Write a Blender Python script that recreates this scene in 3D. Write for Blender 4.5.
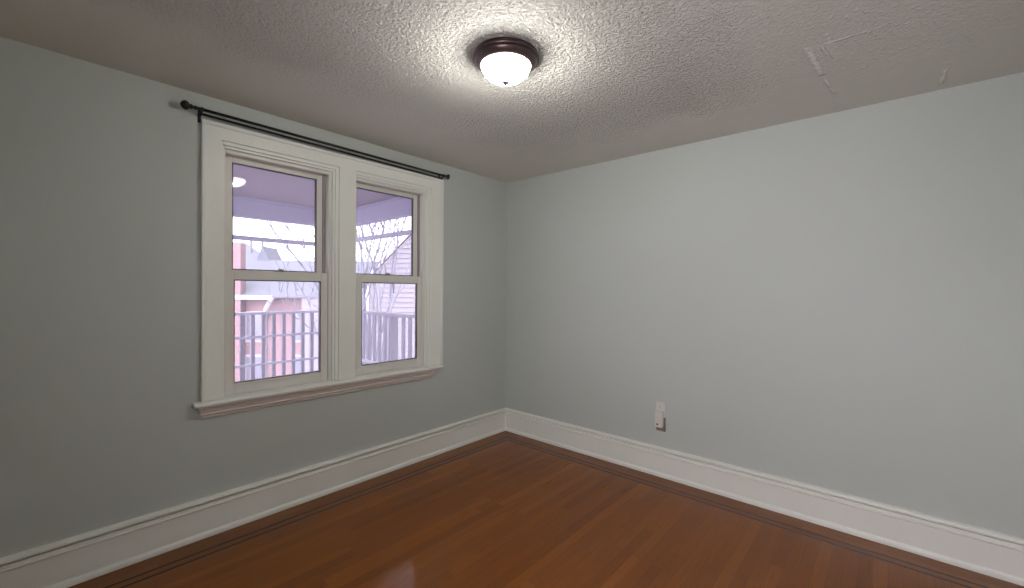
import bpy, bmesh, math, random
from mathutils import Vector, Matrix
S = bpy.context.scene
for o in list(bpy.data.objects): bpy.data.objects.remove(o)
COL = S.collection
PI = math.pi
random.seed(7)

# ------------------------------------------------------------------ camera
F_PX = 428.5
YAW, PITCH, ROLL = 0.7214847, -0.0087392, 0.0079202
CAM = Vector((2.97041, -3.28664, 1.44247))
Fv = Vector((-math.sin(YAW)*math.cos(PITCH), math.cos(YAW)*math.cos(PITCH), math.sin(PITCH)))
Rv = Vector((math.cos(YAW), math.sin(YAW), 0)); Uv = Rv.cross(Fv)
R2 = Rv*math.cos(ROLL) + Uv*math.sin(ROLL); U2 = -Rv*math.sin(ROLL) + Uv*math.cos(ROLL)
cd = bpy.data.cameras.new('camera'); cam = bpy.data.objects.new('camera', cd); COL.objects.link(cam)
M = Matrix.Identity(4)
for i in range(3):
    M[i][0], M[i][1], M[i][2], M[i][3] = R2[i], U2[i], -Fv[i], CAM[i]
cam.matrix_world = M
cd.sensor_width = 36; cd.lens = F_PX/1024*36; cd.clip_start = .02; cd.clip_end = 300
S.camera = cam

# ------------------------------------------------------------------ world, lights, exposure
w = bpy.data.worlds.new('overcast_sky'); S.world = w; w.use_nodes = True
bg = w.node_tree.nodes['Background']
# overcast sky, made brighter behind the viewer to feed the added fill window
SKY_DIM, SKY_BRIGHT = 5.0, 17.0
wt = w.node_tree; tc = wt.nodes.new('ShaderNodeTexCoord'); dp = wt.nodes.new('ShaderNodeVectorMath'); dp.operation = 'DOT_PRODUCT'
wt.links.new(tc.outputs['Generated'], dp.inputs[0]); dp.inputs[1].default_value = Vector((.35, -.85, .40)).normalized()
mr_ = wt.nodes.new('ShaderNodeMapRange'); mr_.interpolation_type = 'SMOOTHSTEP'; wt.links.new(dp.outputs['Value'], mr_.inputs[0])
mr_.inputs[1].default_value = .1; mr_.inputs[2].default_value = .95; mr_.inputs[3].default_value = SKY_DIM; mr_.inputs[4].default_value = SKY_BRIGHT
wt.links.new(mr_.outputs[0], bg.inputs[1]); bg.inputs[0].default_value = (1.0, .985, .925, 1)
S.view_settings.view_transform = 'Standard'; S.view_settings.look = 'None'
S.view_settings.gamma = 1; S.view_settings.use_curve_mapping = False
S.view_settings.exposure = 0.0
LAMP = Vector((1.600, -1.786, 2.55))
BOWL_L = 76.0
BULB_W = 21.0

# ------------------------------------------------------------------ node helpers
class NT:
    def __init__(s, name):
        s.m = bpy.data.materials.new(name); s.m.use_nodes = True
        s.t = s.m.node_tree; s.n = s.t.nodes; s.l = s.t.links
        s.b = s.n['Principled BSDF']; s.out = s.n['Material Output']
    def node(s, typ, **kw):
        n = s.n.new(typ)
        for k, v in kw.items(): setattr(n, k, v)
        return n
    def put(s, sock, v):
        if isinstance(v, bpy.types.NodeSocket): s.l.new(v, sock)
        elif isinstance(v, (tuple, list)) and len(v) == 3 and sock.type == 'RGBA': sock.default_value = (*v, 1)
        else: sock.default_value = v
    def m_(s, op, *a, clamp=False):
        n = s.node('ShaderNodeMath', operation=op, use_clamp=clamp)
        for i, v in enumerate(a): s.put(n.inputs[i], v)
        return n.outputs[0]
    def mix(s, f, a, b, blend='MIX'):
        n = s.node('ShaderNodeMix', data_type='RGBA', blend_type=blend)
        s.put(n.inputs[0], f); s.put(n.inputs[6], a); s.put(n.inputs[7], b)
        return n.outputs[2]
    def pos(s):
        g = s.node('ShaderNodeNewGeometry'); x = s.node('ShaderNodeSeparateXYZ')
        s.l.new(g.outputs['Position'], x.inputs[0]); return g.outputs['Position'], x.outputs
    def comb(s, x, y, z=0.0):
        n = s.node('ShaderNodeCombineXYZ')
        for i, v in enumerate((x, y, z)): s.put(n.inputs[i], v)
        return n.outputs[0]
    def noise(s, vec, scale, detail=3, rough=.5, dist=0):
        n = s.node('ShaderNodeTexNoise'); s.put(n.inputs['Vector'], vec)
        n.inputs['Scale'].default_value = scale; n.inputs['Detail'].default_value = detail
        n.inputs['Roughness'].default_value = rough; n.inputs['Distortion'].default_value = dist
        return n.outputs[0]
    def sstep(s, v, a, b):
        n = s.node('ShaderNodeMapRange', interpolation_type='SMOOTHSTEP'); s.put(n.inputs[0], v)
        n.inputs[1].default_value = a; n.inputs[2].default_value = b; return n.outputs[0]
    def bump(s, h, strength=1, dist=.01, normal=None):
        n = s.node('ShaderNodeBump'); n.inputs['Strength'].default_value = strength
        n.inputs['Distance'].default_value = dist; s.put(n.inputs['Height'], h)
        if normal: s.l.new(normal, n.inputs['Normal'])
        return n.outputs[0]
    def set(s, **kw):
        for k, v in kw.items(): s.put(s.b.inputs[k], v)

def simple(name, col, rough=.5, metal=0, bump=None, var=0.0, scale=30, coat=0):
    t = NT(name); p, _ = t.pos(); c = col
    if var:
        n = t.noise(p, scale, 4)
        c = t.mix(n, tuple(v*(1-var) for v in col), tuple(min(1, v*(1+var)) for v in col))
    t.set(**{'Base Color': c, 'Roughness': rough, 'Metallic': metal, 'Coat Weight': coat})
    if bump: t.set(Normal=t.bump(t.noise(p, bump[0], 3), 1, bump[1]))
    return t.m

# wall paint: pale grey green, roller stipple
def wall_mat():
    t = NT('pale_grey_green_paint'); p, _ = t.pos()
    n = t.noise(p, 1.3, 2)
    t.set(**{'Base Color': t.mix(n, (.475, .51, .47), (.495, .53, .49)), 'Roughness': .55,
             'Normal': t.bump(t.noise(p, 160, 3), .35, .0012, )})
    return t.m
WALL = wall_mat()
TRIM = simple('white_gloss_trim_paint', (.79, .81, .745), .3, bump=(35, .0012), var=.03, scale=6)
BASE = simple('white_baseboard_paint', (.78, .785, .715), .34)
VINYL = simple('off_white_vinyl_sash', (.70, .69, .63), .38, var=.02)
SHADOW_GASKET = simple('shadow_dark_gasket', (.035, .03, .05), .5)  # dark ring round each pane also paints in the glazing shadow
APRON = simple('shaded_apron_paint', (.66, .60, .54), .4, bump=(30, .001), var=.04)  # browner than the trim: shade under the stool put into the colour
BLACK = simple('black_iron_rod', (.012, .012, .013), .38, metal=.3)
BRONZE = simple('brushed_bronze_canopy', (.12, .085, .085), .32, metal=.85, var=.15, scale=25)
PLASTIC = simple('white_outlet_plastic', (.62, .62, .58), .4)
PLUGPL = simple('ivory_plug_in_plastic', (.66, .635, .575), .4)
DARKPL = simple('dark_plastic', (.03, .025, .025), .4)

def glass_mat():
    t = NT('hazy_lilac_window_glass')
    tr = t.node('ShaderNodeBsdfTransparent'); tr.inputs[0].default_value = (.93, .915, .985, 1)
    tl = t.node('ShaderNodeBsdfTranslucent'); tl.inputs[0].default_value = (.86, .82, .98, 1)  # lilac veil puts the haze over the bright view into the glass
    gl = t.node('ShaderNodeBsdfGlossy'); gl.inputs['Roughness'].default_value = .02
    m1 = t.node('ShaderNodeMixShader'); m1.inputs[0].default_value = .09
    t.l.new(tr.outputs[0], m1.inputs[1]); t.l.new(tl.outputs[0], m1.inputs[2])
    fr = t.node('ShaderNodeFresnel'); fr.inputs[0].default_value = 1.35
    m2 = t.node('ShaderNodeMixShader'); t.l.new(t.m_('MULTIPLY', fr.outputs[0], .6), m2.inputs[0])
    t.l.new(m1.outputs[0], m2.inputs[1]); t.l.new(gl.outputs[0], m2.inputs[2])
    t.l.new(m2.outputs[0], t.out.inputs[0]); return t.m
GLASS = glass_mat()

def bowl_mat(name, strength, transp):
    t = NT(name)
    tr = t.node('ShaderNodeBsdfTransparent'); em = t.node('ShaderNodeEmission')
    em.inputs[0].default_value = (1, .985, .95, 1); em.inputs[1].default_value = strength
    m1 = t.node('ShaderNodeMixShader'); m1.inputs[0].default_value = 1-transp
    t.l.new(tr.outputs[0], m1.inputs[1]); t.l.new(em.outputs[0], m1.inputs[2])
    t.l.new(m1.outputs[0], t.out.inputs[0]); return t.m

X1, Y1, H = 3.75, -3.95, 2.55        # room: x 0..X1, y Y1..0
def floor_mat():
    t = NT('orange_oak_strip_floor'); p, (x, y, z) = t.pos()
    dx0 = x; dx1 = t.m_('SUBTRACT', X1, x); dy0 = t.m_('MULTIPLY', y, -1.0); dy1 = t.m_('SUBTRACT', y, Y1)
    dx = t.m_('MINIMUM', dx0, dx1); dy = t.m_('MINIMUM', dy0, dy1); d = t.m_('MINIMUM', dx, dy)
    B = .222
    border = t.m_('LESS_THAN', d, B)
    alongy = t.m_('LESS_THAN', dx, dy)                       # border strip beside the left/right wall
    isx = t.m_('MULTIPLY', border, t.m_('SUBTRACT', 1.0, alongy))   # boards running along x
    W_ = .0585
    # across / along coordinates
    acr_field = t.m_('DIVIDE', x, W_)
    acr_b = t.m_('DIVIDE', t.m_('SUBTRACT', d, .0), .0567)
    acr = t.m_('ADD', t.m_('MULTIPLY', t.m_('SUBTRACT', 1.0, border), acr_field), t.m_('MULTIPLY', border, t.m_('ADD', acr_b, t.m_('MULTIPLY', isx, 371.0))))
    aln = t.m_('ADD', t.m_('MULTIPLY', t.m_('SUBTRACT', 1.0, isx), y), t.m_('MULTIPLY', isx, x))
    row = t.m_('FLOOR', acr); fr = t.m_('FRACT', acr)
    wn = t.node('ShaderNodeTexWhiteNoise', noise_dimensions='1D'); t.put(wn.inputs['W'], row)
    L = t.m_('ADD', t.m_('MULTIPLY', wn.outputs[0], 7.3), t.m_('DIVIDE', aln, 1.15))
    seg = t.m_('FLOOR', L); lf = t.m_('FRACT', L)
    wn2 = t.node('ShaderNodeTexWhiteNoise', noise_dimensions='2D'); t.put(wn2.inputs['Vector'], t.comb(row, seg))
    rnd = wn2.outputs[0]
    # grain
    gv = t.comb(t.m_('MULTIPLY', acr, 1.6), t.m_('MULTIPLY', aln, 1.5), t.m_('MULTIPLY', rnd, 40.0))
    g1 = t.noise(gv, 2.2, 6, .62, .7); 
    gv2 = t.comb(t.m_('MULTIPLY', acr, 9.0), t.m_('MULTIPLY', aln, 3.0), t.m_('MULTIPLY', rnd, 90.0))
    g2 = t.noise(gv2, 2.0, 5, .6)
    cr = t.node('ShaderNodeValToRGB'); t.put(cr.inputs[0], rnd)
    e = cr.color_ramp.elements
    e[0].position = 0; e[0].color = (.205, .062, .008, 1)
    e[1].position = 1; e[1].color = (.295, .101, .014, 1)
    for ps, c in ((.18, (.227, .070, .009, 1)), (.5, (.245, .078, .010, 1)), (.85, (.262, .086, .0115, 1))):
        k = e.new(ps); k.color = c
    col = t.mix(t.sstep(g1, .3, .75), cr.outputs[0], t.mix(1.0, cr.outputs[0], (.86, .80, .74), 'MULTIPLY'))
    col = t.mix(t.m_('MULTIPLY', t.sstep(g2, .52, .75), .45), col, t.mix(1.0, col, (.62, .55, .5), 'MULTIPLY'))
    # worn patchiness
    pn = t.noise(p, 1.7, 3)
    col = t.mix(t.m_('MULTIPLY', t.sstep(pn, .4, .7), .35), col, t.mix(1.0, col, (.84, .8, .78), 'MULTIPLY'))
    # gaps between boards
    edge = t.m_('MINIMUM', fr, t.m_('SUBTRACT', 1.0, fr))
    gap = t.m_('SUBTRACT', 1.0, t.sstep(edge, .008, .035))
    le = t.m_('MINIMUM', lf, t.m_('SUBTRACT', 1.0, lf))
    gap2 = t.m_('SUBTRACT', 1.0, t.sstep(le, .0006, .002))
    gap = t.m_('MAXIMUM', gap, gap2)
    col = t.mix(t.m_('MULTIPLY', gap, .38), col, (.07, .028, .012))
    # walnut inlay feature strips
    def strip(c, hw):
        return t.m_('LESS_THAN', t.m_('ABSOLUTE', t.m_('SUBTRACT', d, c)), hw)
    inl = t.m_('MAXIMUM', strip(.166, .0075), strip(.222, .0075))
    col = t.mix(inl, col, (.020, .006, .004))
    band = t.m_('MULTIPLY', border, t.m_('SUBTRACT', 1.0, inl))
    col = t.mix(t.m_('MULTIPLY', band, .55), col, t.mix(1.0, col, (.72, .72, .78), 'MULTIPLY'))
    hb = t.m_('ADD', t.m_('MULTIPLY', t.m_('SUBTRACT', 1.0, gap), .6), t.m_('MULTIPLY', g2, .35))
    hb = t.m_('ADD', hb, t.m_('MULTIPLY', rnd, .25))
    cup = t.m_('MULTIPLY', t.m_('MULTIPLY', edge, edge), 1.2)
    hb = t.m_('ADD', hb, cup)
    sc = t.noise(t.comb(t.m_('MULTIPLY', x, 14.0), t.m_('MULTIPLY', y, 60.0)), 1.0, 3)
    hb = t.m_('ADD', hb, t.m_('MULTIPLY', sc, .55))
    t.set(**{'Base Color': col, 'Roughness': t.m_('ADD', .22, t.m_('MULTIPLY', g1, .14)),
             'Normal': t.bump(hb, .3, .0009), 'Specular IOR Level': .05, 'Coat Weight': .55, 'Coat Roughness': .04, 'Coat Normal': t.bump(hb, .45, .0008)})
    return t.m

def ceil_mat():
    t = NT('stippled_ceiling_plaster'); p, (x, y, z) = t.pos()
    wv = t.noise(p, 3.5, 3)
    wob = t.m_('MULTIPLY', t.m_('SUBTRACT', wv, .5), .55)
    mx = t.sstep(t.m_('ADD', x, wob), .45, .95)
    my = t.sstep(t.m_('ADD', t.m_('MULTIPLY', y, -1.0), wob), .30, .85)
    mr = t.m_('SUBTRACT', 1.0, t.m_('MULTIPLY', t.sstep(t.m_('ADD', x, wob), 2.1, 2.6), .80))
    mask = t.m_('MULTIPLY', t.m_('MULTIPLY', mx, my), mr)
    n1 = t.noise(p, 64, 3, .6, .6)
    v = t.node('ShaderNodeTexVoronoi', feature='SMOOTH_F1'); v.inputs['Scale'].default_value = 80
    t.put(v.inputs['Vector'], t.n.new('ShaderNodeVectorMath').outputs[0])
    vm = v.inputs['Vector'].links[0].from_node; vm.operation = 'ADD'
    t.l.new(p, vm.inputs[0]); t.put(vm.inputs[1], t.comb(t.m_('MULTIPLY', n1, .05), t.m_('MULTIPLY', wv, .05)))
    h = t.m_('ADD', t.m_('MULTIPLY', t.sstep(n1, .36, .68), 1.0), t.m_('MULTIPLY', v.outputs[0], -.7))
    big = t.noise(p, 9, 2)
    base = t.m_('MULTIPLY', big, .25)
    h = t.m_('ADD', t.m_('MULTIPLY', h, mask), base)
    # plaster repair: raised ridges and crumbs of an old patch near the right wall
    def ridge(a, b, wd, amp, brk):
        ax, ay = a; bx, by = b; L2 = (bx-ax)**2+(by-ay)**2
        px = t.m_('SUBTRACT', x, ax); py = t.m_('SUBTRACT', y, ay)
        k = t.m_('DIVIDE', t.m_('ADD', t.m_('MULTIPLY', px, bx-ax), t.m_('MULTIPLY', py, by-ay)), L2, clamp=True)
        qx = t.m_('SUBTRACT', px, t.m_('MULTIPLY', k, bx-ax)); qy = t.m_('SUBTRACT', py, t.m_('MULTIPLY', k, by-ay))
        dd = t.m_('SQRT', t.m_('ADD', t.m_('MULTIPLY', qx, qx), t.m_('MULTIPLY', qy, qy)))
        dd = t.m_('ADD', dd, t.m_('MULTIPLY', t.m_('SUBTRACT', brkn, .5), .03))
        r = t.m_('SUBTRACT', 1.0, t.sstep(dd, 0.0, wd))
        return t.m_('MULTIPLY', t.m_('MULTIPLY', r, t.sstep(brkn2, brk-.1, brk+.1)), amp)
    brkn = t.noise(p, 22, 3); brkn2 = t.noise(p, 11, 2)
    rs = [ridge((2.68, -.93), (2.70, -.62), .022, 1.6, .35), ridge((2.70, -.62), (2.735, -.26), .014, 1.0, .5),
          ridge((2.68, -.93), (2.93, -.93), .014, 1.0, .45), ridge((3.17, -.36), (3.165, -.10), .016, .9, .45),
          ridge((2.73, -.9), (2.76, -.72), .012, 1.0, .45)]
    for r in rs: h = t.m_('ADD', h, r)
    # crumbs inside the patch
    cm = t.m_('MULTIPLY', t.m_('MULTIPLY', t.sstep(x, 2.62, 2.75), t.m_('SUBTRACT', 1.0, t.sstep(x, 2.95, 3.25))),
              t.m_('MULTIPLY', t.sstep(t.m_('MULTIPLY', y, -1.0), .38, .6), t.m_('SUBTRACT', 1.0, t.sstep(t.m_('MULTIPLY', y, -1.0), 1.1, 1.3))))
    h = t.m_('ADD', h, t.m_('MULTIPLY', t.m_('MULTIPLY', t.sstep(t.noise(p, 40, 3), .56, .7), cm), .45))
    rsum = rs[0]
    for r in rs[1:]: rsum = t.m_('MAXIMUM', rsum, r)
    crumb = t.m_('MULTIPLY', t.sstep(t.noise(p, 40, 3), .56, .66), cm)
    ccol = t.mix(t.m_('MINIMUM', t.m_('MAXIMUM', rsum, t.m_('MULTIPLY', crumb, .6)), 1.0), (.70, .685, .63), (.97, .96, .93))   # bare white patching plaster on the ridges
    t.set(**{'Base Color': ccol, 'Roughness': .75, 'Normal': t.bump(h, 1.0, .0095)})
    return t.m

# ------------------------------------------------------------------ mesh helpers
def obj(name, bm, mat, parent=None, smooth=False, bevel=0, seg=2, auto=None):
    bmesh.ops.recalc_face_normals(bm, faces=bm.faces[:])
    me = bpy.data.meshes.new(name); bm.to_mesh(me); bm.free()
    o = bpy.data.objects.new(name, me); COL.objects.link(o); me.materials.append(mat)
    if smooth:
        for f in me.polygons: f.use_smooth = True
    if bevel:
        b = o.modifiers.new('bevel', 'BEVEL'); b.width = bevel; b.segments = seg; b.limit_method = 'ANGLE'; b.angle_limit = .6
    if parent: o.parent = parent; o.matrix_parent_inverse = Matrix.Translation(-parent.location)
    return o
def tag(o, label=None, cat=None, group=None, kind=None):
    if label: o['label'] = label
    if cat: o['category'] = cat
    if group: o['group'] = group
    if kind: o['kind'] = kind
    return o
def empty(name, loc, label=None, cat=None, group=None, kind=None):
    o = bpy.data.objects.new(name, None); COL.objects.link(o); o.location = loc; o.empty_display_size = .1
    return tag(o, label, cat, group, kind)
def box(bm, x0, x1, y0, y1, z0, z1):
    v = [bm.verts.new((x, y, z)) for x in (x0, x1) for y in (y0, y1) for z in (z0, z1)]
    for f in ((0,1,3,2),(4,6,7,5),(0,4,5,1),(2,3,7,6),(0,2,6,4),(1,5,7,3)): bm.faces.new([v[i] for i in f])
    return bm
def B(*a): return box(bmesh.new(), *a)
def weld(bm):
    """join touching boxes into one solid: merge corners, drop the shared inner faces, dissolve coplanar seams"""
    bmesh.ops.remove_doubles(bm, verts=bm.verts[:], dist=1e-5)
    bm.verts.index_update(); seen = {}
    for f in bm.faces[:]: seen.setdefault(tuple(sorted(v.index for v in f.verts)), []).append(f)
    bmesh.ops.delete(bm, geom=[f for fs in seen.values() if len(fs) > 1 for f in fs], context='FACES_ONLY')
    bmesh.ops.delete(bm, geom=[e for e in bm.edges if not e.link_faces], context='EDGES')
def extrude_profile(bm, prof, fn, a, b):
    """prof: closed list of (u, v); fn(u, v, s) -> point; swept from s=a to s=b (a/b may be callables of (u,v) for mitres)"""
    fa = a if callable(a) else (lambda u, v: a); fb = b if callable(b) else (lambda u, v: b)
    A = [bm.verts.new(fn(u, v, fa(u, v))) for u, v in prof]; C_ = [bm.verts.new(fn(u, v, fb(u, v))) for u, v in prof]
    n = len(prof)
    for i in range(n): bm.faces.new((A[i], A[(i+1) % n], C_[(i+1) % n], C_[i]))
    bm.faces.new(A); bm.faces.new(C_[::-1]); return bm
def lathe(bm, prof, c, seg=48, axis='z'):
    rings = []
    for r, h in prof:
        ring = []
        for k in range(seg):
            a = 2*PI*k/seg; ca, sa = r*math.cos(a), r*math.sin(a)
            if axis == 'z': q = (c[0]+ca, c[1]+sa, c[2]+h)
            elif axis == 'y': q = (c[0]+ca, c[1]+h, c[2]+sa)
            else: q = (c[0]+h, c[1]+ca, c[2]+sa)
            ring.append(bm.verts.new(q))
        rings.append(ring)
    for a, b in zip(rings, rings[1:]):
        for k in range(seg): bm.faces.new((a[k], a[(k+1) % seg], b[(k+1) % seg], b[k]))
    bm.faces.new(rings[0]); bm.faces.new(rings[-1][::-1]); return bm
def tube(bm, pts, radii, seg=6):
    rings = []
    for i, p in enumerate(pts):
        d = (pts[min(i+1, len(pts)-1)] - pts[max(i-1, 0)]).normalized()
        u = d.cross(Vector((0, 0, 1))) if abs(d.z) < .95 else d.cross(Vector((1, 0, 0)))
        u.normalize(); v = d.cross(u)
        r = radii[i]
        rings.append([bm.verts.new(p+(u*math.cos(2*PI*k/seg)+v*math.sin(2*PI*k/seg))*r) for k in range(seg)])
    for a, b in zip(rings, rings[1:]):
        for k in range(seg): bm.faces.new((a[k], a[(k+1) % seg], b[(k+1) % seg], b[k]))
    bm.faces.new(rings[0]); bm.faces.new(rings[-1][::-1]); return bm

# ------------------------------------------------------------------ room shell
WT = .16                                    # wall thickness
LA, LB = -2.525, -1.805                     # left sash opening in the casing
RA, RB = -1.675, -.985
RW = -1.715                                  # rough opening edge hidden behind the mullion                      # right sash opening
OZ0, OZ1 = .755, 2.31                       # rough opening heights
tag(obj('floor', B(-.0, X1, Y1, 0, -.12, 0), floor_mat()), 'glossy orange oak strip floor with a dark double inlay border', 'floor', kind='structure')
tag(obj('ceiling', B(-WT, X1+.1, Y1-.1, .1, H, H+.1), ceil_mat()), 'stippled grey-white plaster ceiling with a patched spot', 'ceiling', kind='structure')
bm = bmesh.new()
ys = [Y1-.1, LA, LB, RW, RB, 0]; zs = [-.12, OZ0, OZ1, H]
for i in range(5):
    for j in range(3):
        if j == 1 and i in (1, 3): continue
        box(bm, -WT, 0, ys[i], ys[i+1], zs[j], zs[j+1])
weld(bm)
tag(obj('wall_left', bm, WALL), 'pale grey-green wall that holds the twin window', 'wall', kind='structure')
tag(obj('wall_back', B(-WT, X1+.1, 0, .1, -.12, H), WALL), 'pale grey-green blank wall with the outlet', 'wall', kind='structure')
tag(obj('wall_right', B(X1, X1+.1, Y1-.1, 0, -.12, H), WALL), 'pale grey-green side wall out of view on the right', 'wall', kind='structure')
FX0, FX1, FZ0, FZ1 = 2.35, 3.60, .75, 2.30
bm = bmesh.new()
box(bm, 0, FX0, Y1-.1, Y1, -.12, H); box(bm, FX1, X1, Y1-.1, Y1, -.12, H); box(bm, FX0, FX1, Y1-.1, Y1, -.12, FZ0); box(bm, FX0, FX1, Y1-.1, Y1, FZ1, H)
tag(obj('wall_front', bm, WALL), 'pale grey-green wall behind the viewer', 'wall', kind='structure')

# baseboards: tall flat board, bead, capped top, small shoe
def bprof():
    p = [(0, 0), (.030, 0), (.030, .016), (.027, .024), (.020, .030), (.018, .034), (.018, .163), (.020, .166), (.0235, .168), (.0245, .172), (.0235, .176),
         (.0205, .178), (.020, .190), (.0195, .1940), (.006, .1950), (.006, .2020), (.026, .2035), (.029, .207), (.030, .213), (.028, .219), (.022, .223), (.012, .2255), (0, .2265)]
    return p
bp = bprof()
def base(name, fn, a, b, label):
    o = obj(name, extrude_profile(bmesh.new(), bp, fn, a, b), BASE)
    return tag(o, label, 'baseboard', kind='structure')
base('baseboard_left', lambda u, v, s: (u, s, v), lambda u, v: Y1+u, lambda u, v: -u, 'tall white moulded baseboard along the window wall')
base('baseboard_back', lambda u, v, s: (s, -u, v), lambda u, v: u, lambda u, v: X1-u, 'tall white moulded baseboard along the blank outlet wall')
base('baseboard_right', lambda u, v, s: (X1-u, s, v), lambda u, v: Y1+u, lambda u, v: -u, 'tall white moulded baseboard out of view on the right')
base('baseboard_front', lambda u, v, s: (s, Y1+u, v), lambda u, v: u, lambda u, v: X1-u, 'tall white moulded baseboard behind the viewer')

# ------------------------------------------------------------------ window trim
CY0, CY1, CZ1 = -2.617, -.864, 2.398
SZ = .79                                     # stool top
bm = bmesh.new(); CX = .022
yc = [CY0, LA, LB, RA, RB, CY1]; zc = [SZ, OZ1, CZ1]
for i in range(5):
    for j in range(2):
        if j == 0 and i in (1, 3): continue
        box(bm, 0, CX, yc[i], yc[i+1], zc[j], zc[j+1])
weld(bm)
cas = tag(obj('trim_1', bm, TRIM, bevel=.003), 'white painted flat casing around the twin window', 'window trim', kind='structure')
# outer back band (slightly proud), mitred look
bm = bmesh.new(); bw, bx = .016, .032
box(bm, 0, bx, CY0-.004, CY0+bw, SZ, CZ1-bw); box(bm, 0, bx, CY1-bw, CY1+.004, SZ, CZ1-bw)
box(bm, 0, bx, CY0-.004, CY1+.004, CZ1-bw, CZ1+.006)
obj('back_band', bm, TRIM, cas, bevel=.004, seg=3)
# stepped inner stops, one per opening
def ring(bm, a, b, z0, z1, wl, wr, wt, x0, x1, wb=0):
    """picture-frame ring (left, right, top, optional bottom members)"""
    box(bm, x0, x1, a, a+wl, z0, z1); box(bm, x0, x1, b-wr, b, z0, z1)
    box(bm, x0, x1, a+wl, b-wr, z1-wt, z1)
    if wb: box(bm, x0, x1, a+wl, b-wr, z0, z0+wb)
steps = []
for a, b, hid in ((LA, LB, 0), (RA, RB, 1)):
    bm = bmesh.new(); w1, w2 = (.003, .002) if hid else (.012, .010)
    ring(bm, a, b, SZ, OZ1, w1, .024, .022, -.055, .013)
    ring(bm, a+w1, b-.024, SZ, OZ1-.022, w2, .016, .016, -.055, .002)
    obj('inner_stop', bm, TRIM, cas, bevel=.0025)
    steps.append((a+.022 if not hid else RW, b-.040, OZ1-.038))

# stool and apron
bm = bmesh.new()
prof = [(-.055, SZ), (.066, SZ), (.073, SZ-.004), (.076, SZ-.013), (.073, SZ-.023), (.066, SZ-.028), (0, SZ-.028), (0, SZ-.030), (-.055, SZ-.030)]
for (s0, s1, xm) in ((-2.662, -.882, 0),):
    pr = [(.0005, SZ), (.060, SZ), (.067, SZ-.004), (.070, SZ-.013), (.067, SZ-.022), (.060, SZ-.026), (.0005, SZ-.026)]
    extrude_profile(bm, pr, lambda u, v, s: (u, s, v), s0, s1)
for a, b in ((LA, LB), (RA, RB)): box(bm, -.055, .0005, a, b, SZ-.034, SZ)
stool = tag(obj('trim_2', bm, TRIM, bevel=.0015), 'white painted window stool, a narrow ledge under the twin window', 'window sill', kind='structure')
pr = [(0, SZ-.026), (.046, SZ-.026), (.046, SZ-.040), (.040, SZ-.046), (.036, SZ-.050), (.036, SZ-.056), (.030, SZ-.062), (.028, SZ-.070), (.030, SZ-.076), (.027, SZ-.082), (.020, SZ-.086),
      (.018, SZ-.092), (.018, SZ-.098), (.012, SZ-.104), (0, SZ-.104)]
bm = extrude_profile(bmesh.new(), pr, lambda u, v, s: (u, s, v), lambda u, v: -2.640+(.046-u)*.9, lambda u, v: -.925-(.046-u)*.9)
tag(obj('trim_3', bm, APRON), 'moulded apron under the window stool, with the shade put into its colour', 'window apron', kind='structure')

# ------------------------------------------------------------------ double-hung vinyl windows
MZ = 1.552                                   # top of lower sash meeting rail
def sash(parent, name, a, b, z0, z1, x0, x1, st, top, bot, skew=0.0):
    bm = bmesh.new()
    box(bm, x0, x1, a, a+st, z0, z1); box(bm, x0, x1, b-st, b, z0, z1)
    box(bm, x0, x1, a+st, b-st, z1-top, z1); box(bm, x0, x1, a+st, b-st, z0, z0+bot)
    s = obj(name, bm, VINYL, parent, bevel=.003)
    g0, g1, gz0, gz1 = a+st, b-st, z0+bot, z1-top
    xm = (x0+x1)/2 - .004
    gk = bmesh.new(); t = .0055
    ring(gk, g0, g1, gz0, gz1, t, t, t, xm-.004, x1-.004, wb=t)
    obj('shadow_gasket', gk, SHADOW_GASKET, s)
    pb = B(xm-.002, xm+.002, g0+.001, g1-.001, gz0+.001, gz1-.001); gm = (g0+g1)/2
    for v in pb.verts: v.co.x -= skew*(v.co.y-gm)                    # the pane sits slightly out of true in its sash
    obj('pane', pb, GLASS, s)
    return s
for k, (a, b, zt) in enumerate(steps):
    nm = 'window_%d' % (k+1)
    r = empty(nm, (-.07, (a+b)/2, SZ), ['left double-hung window, with the ceiling light reflected in its upper pane', 'right double-hung window, with bare branches in view'][k], 'window', kind='structure')
    fr = bmesh.new()
    ring(fr, a-.0, b+.0, SZ-.0, zt, .010, .022, .022, -.125, -.012, wb=.008)
    obj('frame', fr, VINYL, r, bevel=.002)
    sa, sb = a+.011, b-.023
    obj('track', B(-.12, -.060, b-.040, b-.022, MZ, zt-.023), simple('grey_jamb_track_%d' % k, (.30, .28, .27), .5), r)
    up = sash(r, 'upper_sash', a+.018, b-.036, MZ-.045, zt-.020, -.110, -.072, .042, .036, .050, (.050, 0)[k])
    lo = sash(r, 'lower_sash', (sa, -1.651)[k], sb, SZ+.008, MZ, -.062, -.022, .046, .058, .062)
    # sash lock on the meeting rail + lift lip on the bottom rail
    ym = (sa+sb)/2
    lk = bmesh.new(); box(lk, -.058, -.030, ym-.028, ym+.028, MZ, MZ+.006); lathe(lk, [(.010, 0), (.011, .004), (.009, .010), (.004, .013)], (-.044, ym, MZ+.006), 16)
    box(lk, -.048, -.020, ym-.004, ym+.020, MZ+.010, MZ+.016)
    obj('sash_lock', lk, simple('tan_lock_%d' % k, (.20, .17, .15), .4), lo, bevel=.0015)
    obj('lift_rail', B(-.022, -.012, sa+.050, sb-.050, SZ+.058, SZ+.066), VINYL, lo, bevel=.002)

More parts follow.
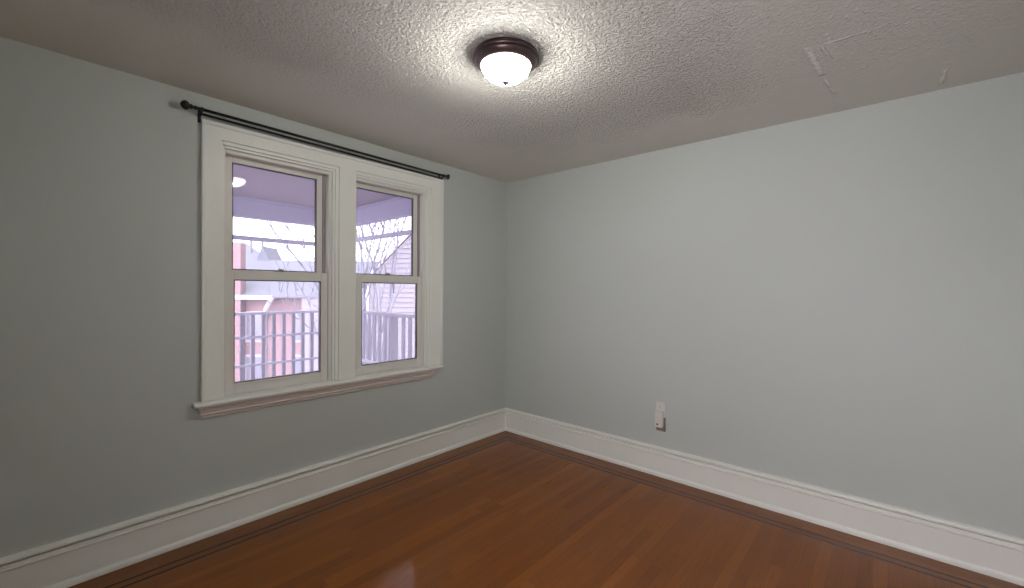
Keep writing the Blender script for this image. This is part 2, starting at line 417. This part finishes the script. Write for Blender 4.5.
# unseen window added behind the viewer to throw fill on the blank wall
r = empty('window_3', ((FX0+FX1)/2, Y1, FZ0), 'wide unseen window added behind the viewer for fill light', 'window', kind='structure')
bm = bmesh.new(); xm_ = (FX0+FX1)/2
for x0_, x1_ in ((FX0, FX0+.06), (xm_-.04, xm_+.04), (FX1-.06, FX1)): box(bm, x0_, x1_, Y1-.09, Y1-.02, FZ0, FZ1)
for z0_, z1_ in ((FZ0, FZ0+.06), (1.50, 1.55), (FZ1-.06, FZ1)):
    box(bm, FX0+.06, xm_-.04, Y1-.09, Y1-.02, z0_, z1_); box(bm, xm_+.04, FX1-.06, Y1-.09, Y1-.02, z0_, z1_)
f_ = obj('frame', bm, VINYL, r)
bm = bmesh.new()
for x0_, x1_ in ((FX0+.06, xm_-.04), (xm_+.04, FX1-.06)):
    for z0_, z1_ in ((FZ0+.06, 1.50), (1.55, FZ1-.06)): box(bm, x0_+.001, x1_-.001, Y1-.057, Y1-.053, z0_+.001, z1_-.001)
obj('pane', bm, GLASS, f_)
bm = bmesh.new()
box(bm, FX0-.10, FX0, Y1, Y1+.02, FZ0, FZ1+.10); box(bm, FX1, FX1+.10, Y1, Y1+.02, FZ0, FZ1+.10); box(bm, FX0, FX1, Y1, Y1+.02, FZ1, FZ1+.10); box(bm, FX0-.13, FX1+.13, Y1, Y1+.06, FZ0-.03, FZ0)
obj('casing', bm, TRIM, r)

# ------------------------------------------------------------------ curtain rod
RX = .062
ry0, ry1 = -2.655, -.862
def RZf(y): return 2.4445 + (y-ry0)/(ry1-ry0)*(2.430-2.4445)      # the rod hangs a touch lower at its right end
def RBf(y): return 2.4275 + (y-ry0)/(ry1-ry0)*(2.4115-2.4275)
RBX = .034
rod = empty('curtain_rod', (RX, (ry0+ry1)/2, 2.437), 'black iron double curtain rod with finials above the window', 'curtain rod')
bm = bmesh.new(); tube(bm, [Vector((RX, y, RZf(y))) for y in (ry0-.01, -1.7, ry1+.01)], [.0088]*3, 14)
obj('pole', bm, BLACK, rod, smooth=True)
bm = bmesh.new(); tube(bm, [Vector((RBX, y, RBf(y))) for y in (-2.630, -1.7, -.888)], [.0062]*3, 12)
obj('back_pole', bm, BLACK, rod, smooth=True)
def finial(y, s):
    bm = bmesh.new()
    pf = [(.0098, -.004), (.0115, 0), (.0115, .006), (.009, .010), (.0085, .016), (.014, .020), (.0145, .024), (.0095, .028), (.014, .032), (.021, .038), (.0245, .046), (.0245, .054), (.020, .063), (.011, .070), (.003, .073)]
    lathe(bm, [(r, h*s) for r, h in pf], (RX, y, RZf(y)), 20, 'y')
    obj('finial', bm, BLACK, rod, smooth=True)
finial(ry0, -1)
bm = bmesh.new()
pf = [(.0085, -.004), (.012, 0), (.012, .005), (.009, .008), (.014, .012), (.022, .020), (.023, .025), (.014, .032), (.003, .040)]
lathe(bm, pf, (RX, ry1, RZf(ry1)), 20, 'y'); obj('finial', bm, BLACK, rod, smooth=True)
for y, zl in ((-2.628, 2.404), (-.890, 2.408)):
    RZ = RZf(y); RB = RBf(y)
    bm = bmesh.new()
    box(bm, .0, .004, y-.008, y+.008, zl-.018, RZ+.012)                       # wall plate
    tube(bm, [Vector((.004, y, RB-.010)), Vector((.030, y, RB-.008)), Vector((RX-.004, y, RZ-.012)), Vector((RX+.010, y, RZ-.008)), Vector((RX+.0125, y, RZ+.004))], [.0042]*5, 8)
    lathe(bm, [(.0095, -.006), (.012, -.006), (.012, .006), (.0095, .006)], (RX, y, RZ), 16, 'y')
    lathe(bm, [(.0065, -.005), (.0085, -.005), (.0085, .005), (.0065, .005)], (RBX, y, RB), 14, 'y')
    br = obj('bracket', bm, BLACK, rod, bevel=.001)
    bm = bmesh.new(); lathe(bm, [(.004, 0), (.005, .002), (.003, .005)], (.004, y, zl-.010), 10, 'x'); obj('screw', bm, BLACK, br)

# ------------------------------------------------------------------ ceiling light
cl = empty('ceiling_light', tuple(LAMP), 'round flush ceiling light, white glass bowl in a brushed bronze canopy', 'ceiling light')
bm = bmesh.new()
lathe(bm, [(.150, -.0005), (.151, -.006), (.155, -.013), (.158, -.018), (.1585, -.022), (.156, -.026), (.150, -.0275), (.147, -.029), (.145, -.033), (.141, -.040), (.134, -.047), (.127, -.052), (.122, -.054), (.118, -.054), (.1155, -.050), (.115, -.02)], tuple(LAMP), 72)
obj('canopy', bm, BRONZE, cl, smooth=True)
bm = bmesh.new(); pf = []
for i in range(15):
    a = PI/2*i/14; pf.append((max(.004, .116*math.cos(a)), -.049-.077*math.sin(a)))
lathe(bm, pf, tuple(LAMP), 64)
for f in [f for f in bm.faces if len(f.verts) > 8 and sum(v.co.z for v in f.verts)/len(f.verts) > 2.47]: bm.faces.remove(f)
obj('glass_bowl', bm, bowl_mat('lit_frosted_glass', BOWL_L, 0.5), cl, smooth=True)
bm = bmesh.new(); lathe(bm, [(.003, .004), (.014, .003), (.016, 0), (.0155, -.003), (.010, -.006), (.0075, -.010), (.006, -.013), (.002, -.016)], (LAMP.x, LAMP.y, LAMP.z-.127), 24)
obj('finial', bm, simple('pewter_finial', (.03, .026, .025), .6), cl, smooth=True)
ld = bpy.data.lights.new('bulb', 'POINT'); ld.energy = BULB_W; ld.color = (1.0, .965, .90); ld.shadow_soft_size = .022
lo = bpy.data.objects.new('bulb', ld); COL.objects.link(lo); lo.parent = cl; lo.location = (0, 0, -.098)

# ------------------------------------------------------------------ wall outlet and plug-in device
ox, oz = 1.6375, .520
o = empty('wall_outlet', (ox, 0, oz), 'white duplex outlet plate low on the blank wall', 'outlet')
obj('cover_plate', B(ox-.035, ox+.035, -.006, 0, oz-.0575, oz+.0575), PLASTIC, o, bevel=.003)
for dz in (.022,):
    bm = bmesh.new(); lathe(bm, [(.0165, 0), (.0165, -.002), (.015, -.0025)], (ox, -.006, oz+dz), 24, 'y')
    rc = obj('receptacle', bm, PLASTIC, o)
    bm = bmesh.new(); box(bm, ox-.0075, ox-.0055, -.0088, -.0080, oz+dz-.003, oz+dz+.006); box(bm, ox+.0055, ox+.0075, -.0088, -.0080, oz+dz-.003, oz+dz+.005)
    lathe(bm, [(.0025, 0), (.0025, -.0008)], (ox, -.0080, oz+dz-.009), 10, 'y'); obj('slots', bm, DARKPL, rc)
d = empty('plug_in_night_light', (ox, -.006, oz-.03), 'ivory plug-in device covering the lower half of the wall outlet', 'plug-in device')
bm = bmesh.new(); box(bm, ox-.029, ox+.031, -.040, -.009, oz-.134, oz-.008)
obj('body', bm, PLUGPL, d, bevel=.006, seg=3)
obj('button', B(ox-.015, ox-.001, -.0425, -.0395, oz-.116, oz-.104), DARKPL, d, bevel=.001)
obj('shadow_plate', B(ox-.030, ox+.043, -.0095, -.0005, oz-.168, oz-.0585), simple('taupe_shadow_tone', (.20, .165, .145), .5), d, bevel=.003)  # dark plate stands in for the device's shadow on the wall
obj('prong_block', B(ox-.020, ox+.020, -.0095, -.0062, oz-.056, oz-.010), PLASTIC, d)

# ================================================================== OUTSIDE
PORCH = simple('lilac_grey_porch_paint', (0.186, 0.171, 0.262), .6, var=.05)
PCEIL = NT('mauve_beadboard')
_p, (_x, _y, _z) = PCEIL.pos()
_f = PCEIL.m_('FRACT', PCEIL.m_('DIVIDE', _x, .07)); _e = PCEIL.m_('MINIMUM', _f, PCEIL.m_('SUBTRACT', 1.0, _f))
PCEIL.set(**{'Base Color': PCEIL.mix(PCEIL.sstep(_e, .02, .12), (0.094, 0.063, 0.091), (0.182, 0.138, 0.171)), 'Roughness': .5, 'Normal': PCEIL.bump(PCEIL.sstep(_e, .0, .15), 1, .006)})
PCEIL = PCEIL.m
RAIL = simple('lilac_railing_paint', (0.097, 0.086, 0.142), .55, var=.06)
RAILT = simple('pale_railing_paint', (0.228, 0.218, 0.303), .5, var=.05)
PX, PY, PY0 = -2.6, -.47, -5.2
# porch roof: ceiling, outer beams, rail hung below, all one structure standing on posts
pr_ = empty('porch_roof', (PX/2, (PY+PY0)/2, 2.48), 'mauve boarded porch ceiling with a lilac beam round its edge', 'porch roof')
obj('ceiling_boards', B(PX, -WT-.01, PY0, PY, 2.485, 2.505), PCEIL, pr_)
obj('roof_deck', B(PX-.25, -WT-.01, PY0-.1, PY+.3, 2.505, 2.62), PORCH, pr_)
obj('beam', B(PX-.10, PX, PY0, PY, 2.26, 2.505), PORCH, pr_, bevel=.004)
obj('beam', B(PX-.10, -WT-.01, PY, PY+.10, 2.275, 2.505), PORCH, pr_, bevel=.004)
obj('crown_strip', B(PX, PX+.02, PY0, PY, 2.455, 2.485), PORCH, pr_)
obj('crown_strip', B(PX, -WT-.01, PY-.02, PY, 2.465, 2.485), PORCH, pr_)
o = obj('porch_screen_bar', B(PX-.045, PX, -4.24, PY, 1.995, 2.045), PORCH, None, bevel=.006); tag(o, 'slim lilac bar across the front of the porch under the beam', 'bar')
o = obj('porch_screen_bar', B(PX, -WT-.01, PY, PY+.045, 2.055, 2.105), PORCH, None, bevel=.006); tag(o, 'slim lilac bar at the side of the porch in front of the bare branches', 'bar')
for x, y in ((PX-.05, PY+.05),):
    o = empty('porch_post', (x, y, .05), 'square lilac corner post of the porch between the two windows', 'post')
    obj('shaft', B(x-.05, x+.05, y-.05, y+.05, .05, 2.26), PORCH, o, bevel=.006)
    obj('base_block', B(x-.055, x+.055, y-.055, y+.055, .05, .25), PORCH, o, bevel=.006)
o = empty('porch_post', (PX-.05, -4.3, .05), 'square lilac porch post left of the window view', 'post')
obj('shaft', B(PX-.10, PX, -4.35, -4.25, .05, 2.26), PORCH, o, bevel=.006)
obj('base_block', B(PX-.12, PX+.02, -4.37, -4.23, .05, .25), PORCH, o, bevel=.006)
tag(obj('porch_floor', B(PX-.15, -WT-.01, PY0, PY+.12, -.10, .05), simple('grey_porch_floor_paint', (0.121, 0.116, 0.152), .5, var=.05)), 'grey painted porch deck under the railings', 'porch floor', kind='structure')
# front railing (three rails, square balusters)
fr = empty('porch_railing', (PX, -2.5, .05), 'front porch railing with three rails, seen through the left window', 'railing')
ya, yb = -4.22, PY-.06
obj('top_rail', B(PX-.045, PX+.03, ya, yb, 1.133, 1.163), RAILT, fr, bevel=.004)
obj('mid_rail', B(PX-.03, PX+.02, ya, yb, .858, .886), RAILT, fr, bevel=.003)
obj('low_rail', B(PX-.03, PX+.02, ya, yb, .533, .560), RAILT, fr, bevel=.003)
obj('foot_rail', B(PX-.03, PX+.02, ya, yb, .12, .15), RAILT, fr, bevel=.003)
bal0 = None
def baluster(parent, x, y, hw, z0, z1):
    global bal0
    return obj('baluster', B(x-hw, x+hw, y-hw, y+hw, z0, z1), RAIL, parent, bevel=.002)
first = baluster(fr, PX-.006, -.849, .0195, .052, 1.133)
for k in range(-2, 29):
    y = -.849-.1135*k
    if k == 0 or y < -4.19 or y > -.54: continue
    c = first.copy(); COL.objects.link(c); c.parent = fr
    c.matrix_parent_inverse = first.matrix_parent_inverse.copy(); c.location = (0, -.1135*k, 0)
# side railing (vertical boards, newel post)
sr = empty('porch_railing', (-1.4, PY+.02, .05), 'side porch railing of close upright boards, seen through the right window', 'railing')
SY = PY+.02
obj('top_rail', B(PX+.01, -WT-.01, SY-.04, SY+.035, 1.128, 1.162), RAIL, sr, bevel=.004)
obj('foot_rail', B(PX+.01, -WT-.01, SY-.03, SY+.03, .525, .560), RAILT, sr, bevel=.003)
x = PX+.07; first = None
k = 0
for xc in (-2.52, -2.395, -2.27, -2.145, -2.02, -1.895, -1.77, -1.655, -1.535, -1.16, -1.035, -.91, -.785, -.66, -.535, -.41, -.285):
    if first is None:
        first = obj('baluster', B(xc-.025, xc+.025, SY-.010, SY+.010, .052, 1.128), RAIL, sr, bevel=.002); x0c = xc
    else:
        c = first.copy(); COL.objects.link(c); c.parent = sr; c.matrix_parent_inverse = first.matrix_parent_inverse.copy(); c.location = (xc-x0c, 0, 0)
o = obj('newel_post', B(-1.435, -1.335, SY-.05, SY+.05, .05, 1.127), RAIL, sr, bevel=.006)
obj('corner_bead', B(-1.400, -1.372, SY-.058, SY-.05, .08, 1.10), RAILT, o, bevel=.002)
# ---- ground and neighbours
tag(obj('ground', B(-90, -WT-4.2+4.1, -50, 70, -3.6, -3.3), simple('pale_pavement', (0.162, 0.158, 0.200), .8, var=.15, scale=.5)), 'pale paved ground below the porch', 'ground', kind='structure')
BRICK = NT('pink_red_brick')
_p, (_x, _y, _z) = BRICK.pos()
_bt = BRICK.node('ShaderNodeTexBrick'); _bt.inputs['Scale'].default_value = 1
_bt.inputs['Brick Width'].default_value = .22; _bt.inputs['Row Height'].default_value = .075; _bt.inputs['Mortar Size'].default_value = .008
BRICK.put(_bt.inputs['Vector'], BRICK.comb(BRICK.m_('ADD', _y, _x), _z))
_bt.inputs[1].default_value = (0.11, 0.052, 0.066, 1.0); _bt.inputs[2].default_value = (0.132, 0.066, 0.077, 1.0); _bt.inputs[3].default_value = (0.154, 0.121, 0.138, 1.0)
BRICK.set(**{'Base Color': _bt.outputs[0], 'Roughness': .8}); BRICK = BRICK.m
SHING = simple('blue_grey_shingles', (0.055, 0.060, 0.083), .8, var=.2, scale=4)
FASC = simple('white_fascia', (0.251, 0.245, 0.284), .5)
DARKG = simple('dark_gutter', (0.066, 0.060, 0.094), .5)
# house frame: eave line runs from E0 to E1 at height 1.0
E0 = Vector((-19.9, 3.0, 0)); E1 = Vector((-17.0, 5.75, 0)); ed = (E1-E0).normalized(); en = Vector((-ed.y, ed.x, 0))   # en points away from the viewer
if en.x > 0: en = -en
def hp(s, d, z): q = E0+ed*s+en*d; return Vector((q.x, q.y, z))
def hbox(bm, s0, s1, d0, d1, z0, z1):
    v = [bm.verts.new(hp(s, d, z)) for s in (s0, s1) for d in (d0, d1) for z in (z0, z1)]
    for f in ((0,1,3,2),(4,6,7,5),(0,4,5,1),(2,3,7,6),(0,2,6,4),(1,5,7,3)): bm.faces.new([v[i] for i in f])
    return bm
hs = empty('brick_house', tuple(hp(2, 3, -3.3)), 'pink brick house with a blue-grey roof beyond the left window', 'house')
obj('wall', hbox(bmesh.new(), -6, 6.5, .4, 8, -3.3, .95), BRICK, hs)
def slab(pts, th, name, mat, par):
    bm = bmesh.new(); a = [bm.verts.new(p) for p in pts]; b = [bm.verts.new(p+Vector((0, 0, -th))) for p in pts]
    n = len(pts); bm.faces.new(a); bm.faces.new(b[::-1])
    for i in range(n): bm.faces.new((a[i], b[i], b[(i+1) % n], a[(i+1) % n]))
    return obj(name, bm, mat, par)
# front slope: eave z 1.05 (d=0) to ridge z ~3.1 (d=4); left part carries on up to a higher peak
slab([hp(-7, 0, 1.12), hp(7.2, 0, 1.12), hp(7.2, 4, 3.0), hp(-.18, 4, 3.0), hp(-3.1, 6.5, 4.25), hp(-7, 6.5, 4.25)], .12, 'roof', SHING, hs)
obj('fascia', hbox(bmesh.new(), -6.9, 1.9, -.10, .0, .92, 1.12), FASC, hs)
obj('gutter', hbox(bmesh.new(), 1.95, 7.1, -.12, .0, 1.02, 1.12), DARKG, hs)
bm = bmesh.new(); tube(bm, [hp(1.95, -.15, 1.0), hp(1.62, -.05, .45), hp(1.4, .3, .1)], [.10, .10, .10], 8); obj('downspout', bm, FASC, hs)
bm = bmesh.new(); tube(bm, [hp(1.4, .33, .15), hp(1.4, .33, -3.25)], [.06, .06], 8); obj('downspout', bm, FASC, hs)
obj('chimney_wall', hbox(bmesh.new(), -.9, .48, -.06, .35, -3.3, 3.5), BRICK, hs)
# small dormer gable with two thin stacks on the ridge
bm = bmesh.new()
vs = [hp(-1.0, 3.9, 2.9), hp(-.25, 3.9, 2.9), hp(-.67, 3.9, 3.78), hp(-1.0, 5.5, 2.9), hp(-.25, 5.5, 2.9), hp(-.67, 5.5, 3.78)]
vv = [bm.verts.new(q) for q in vs]
for f in ((0,1,2),(5,4,3),(0,3,4,1),(1,4,5,2),(2,5,3,0)): bm.faces.new([vv[i] for i in f])
obj('dormer', bm, SHING, hs)
for s_, z0_, z1_ in ((-.70, 3.5, 4.15), (-1.88, 3.8, 4.2)):
    bm = bmesh.new(); tube(bm, [hp(s_, 4.0 if s_ > -1 else 5.0, z0_-.4), hp(s_, 4.0 if s_ > -1 else 5.0, z1_)], [.09, .06], 6); obj('vent_pipe', bm, DARKG, hs)
def hwin(s0, s1, z0, z1):
    f = obj('window', hbox(bmesh.new(), s0, s1, .34, .42, z0, z1), FASC, hs)
    obj('window_glass', hbox(bmesh.new(), s0+.09, s1-.09, .31, .345, z0+.09, z1-.09), simple('dark_house_glass', (0.093, 0.093, 0.131), .2) if 'dark_house_glass' not in bpy.data.materials else bpy.data.materials['dark_house_glass'], f)
for a_ in (.45, 2.6, 4.4): hwin(a_, a_+.9, -1.1, .35)
for a_ in (.45, 2.6, 4.4): hwin(a_, a_+.9, -3.0, -1.7)
obj('side_wing', hbox(bmesh.new(), 3.25, 6.4, -.05, .5, -3.3, 1.0), simple('pale_grey_stucco', (0.123, 0.118, 0.149), .8, var=.06, scale=2), hs)

# clapboard house right
SID = NT('pale_lilac_clapboard')
_p, (_x, _y, _z) = SID.pos()
_f = SID.m_('FRACT', SID.m_('DIVIDE', _z, .135))
SID.set(**{'Base Color': (0.120, 0.110, 0.138), 'Roughness': .7}); SID = SID.m
A0 = Vector((-9.6, 3.35, 0)); A1 = Vector((-5.2, 6.6, 0)); ad = (A1-A0).normalized(); an = Vector((-ad.y, ad.x, 0))
if an.x > 0: an = -an
def cp(s, d, z): q = A0+ad*s+an*d; return Vector((q.x, q.y, z))
ch = empty('clapboard_house', tuple(cp(3, 2, -3.3)), 'pale clapboard house beyond the right window, behind the side railing', 'house')
def gable(pts, d0, d1, name, mat):
    bm = bmesh.new(); a = [bm.verts.new(cp(s, d0, z)) for s, z in pts]; b = [bm.verts.new(cp(s, d1, z)) for s, z in pts]
    bm.faces.new(a); bm.faces.new(b[::-1]); n = len(pts)
    for i in range(n): bm.faces.new((a[i], b[i], b[(i+1) % n], a[(i+1) % n]))
    return obj(name, bm, mat, ch)
L0 = .55
gable([(L0, -3.3), (L0, 1.65), (L0+2.9, 4.6), (L0+5.8, 1.65), (L0+5.8, -3.3)], .02, 6, 'wall', SID)
bm = bmesh.new(); z = -3.3; BH = .15
def gspan(z): k = max(0.0, z-1.65)/2.95*2.9; return L0+k, L0+5.8-k
while z < 4.4:
    za, zb = z, z+BH; (a0, b0), (a1, b1) = gspan(za), gspan(zb)
    q = [cp(a0, -.035, za), cp(b0, -.035, za), cp(b1, .0, zb+.01), cp(a1, .0, zb+.01), cp(a0, .02, za), cp(b0, .02, za), cp(b1, .02, zb+.01), cp(a1, .02, zb+.01)]
    v = [bm.verts.new(t_) for t_ in q]
    for f in ((0,1,2,3),(7,6,5,4),(0,4,5,1),(3,2,6,7),(0,3,7,4),(1,5,6,2)): bm.faces.new([v[t_] for t_ in f])
    z += BH
obj('siding', bm, SID, ch)
gable([(L0-.25, 1.45), (L0+2.9, 4.68), (L0+2.9, 4.76), (L0-.32, 1.50)], -.04, 6.2, 'roof', FASC)
gable([(L0+6.05, 1.45), (L0+2.9, 4.68), (L0+2.9, 4.76), (L0+6.12, 1.50)], -.04, 6.2, 'roof', FASC)
gable([(L0-.02, -3.3), (L0-.02, 1.6), (L0+.10, 1.6), (L0+.10, -3.3)], -.05, .02, 'corner_board', FASC)

# bare trees
BARK = simple('pale_grey_lilac_bark', (0.081, 0.081, 0.111), .85, var=.2, scale=6)
def tree(name, loc, stems, label, seed, depth=4, spread=.5, group=None):
    rnd = random.Random(seed); bm = bmesh.new(); bt = bmesh.new()
    def grow(B_, p, d, L, r, lv):
        pts = [p.copy()]; rr = [r]; q = p.copy(); dd = d.copy(); n = 5
        for i in range(n):
            dd = (dd+Vector((rnd.uniform(-1, 1), rnd.uniform(-1, 1), rnd.uniform(-.5, .9)))*.13).normalized()
            q = q+dd*L/n; pts.append(q.copy()); rr.append(max(.012, r*(1-.55*(i+1)/n)))
        tube(B_, pts, rr, 6 if lv < 2 else 4)
        if lv >= depth: return
        for k in range(3 if lv < 3 else 2):
            i = rnd.randint(2, n) if k else n
            base_, br = pts[i], rr[i]
            ax = Vector((rnd.uniform(-1, 1), rnd.uniform(-1, 1), rnd.uniform(-.2, .8))).normalized()
            grow(bt, base_, (dd*(1-spread)+ax*spread+Vector((0, 0, .12))).normalized(), L*rnd.uniform(.55, .78), max(br*.8, .016), lv+1)
    o = empty(name, loc, label, 'tree', group)
    b = Vector(loc)
    for d, L, r in stems: grow(bm, b, Vector(d).normalized(), L, r, 0)
    obj('trunk', bm, BARK, o, smooth=True); obj('branches', bt, BARK, o, smooth=True)
    return o
tree('bare_tree', (-7.4, 2.75, -3.3), [((0, .01, 1), 4.6, .10), ((.05, .10, 1), 4.8, .075), ((-.08, -.06, 1), 4.6, .065), ((.02, .20, 1), 4.6, .06), ((-.03, -.02, 1), 5.0, .07), ((.03, .05, 1), 4.4, .06)],
     'bare leafless tree with several upright stems beyond the right window', 11, 5, .36)
tree('bare_tree', (-12.5, 5.3, -3.3), [((0, 0, 1), 4.0, .09), ((-.05, -.12, 1), 3.9, .07)], 'small bare tree whose thin twigs cross the left window sky', 23, 4, .5)
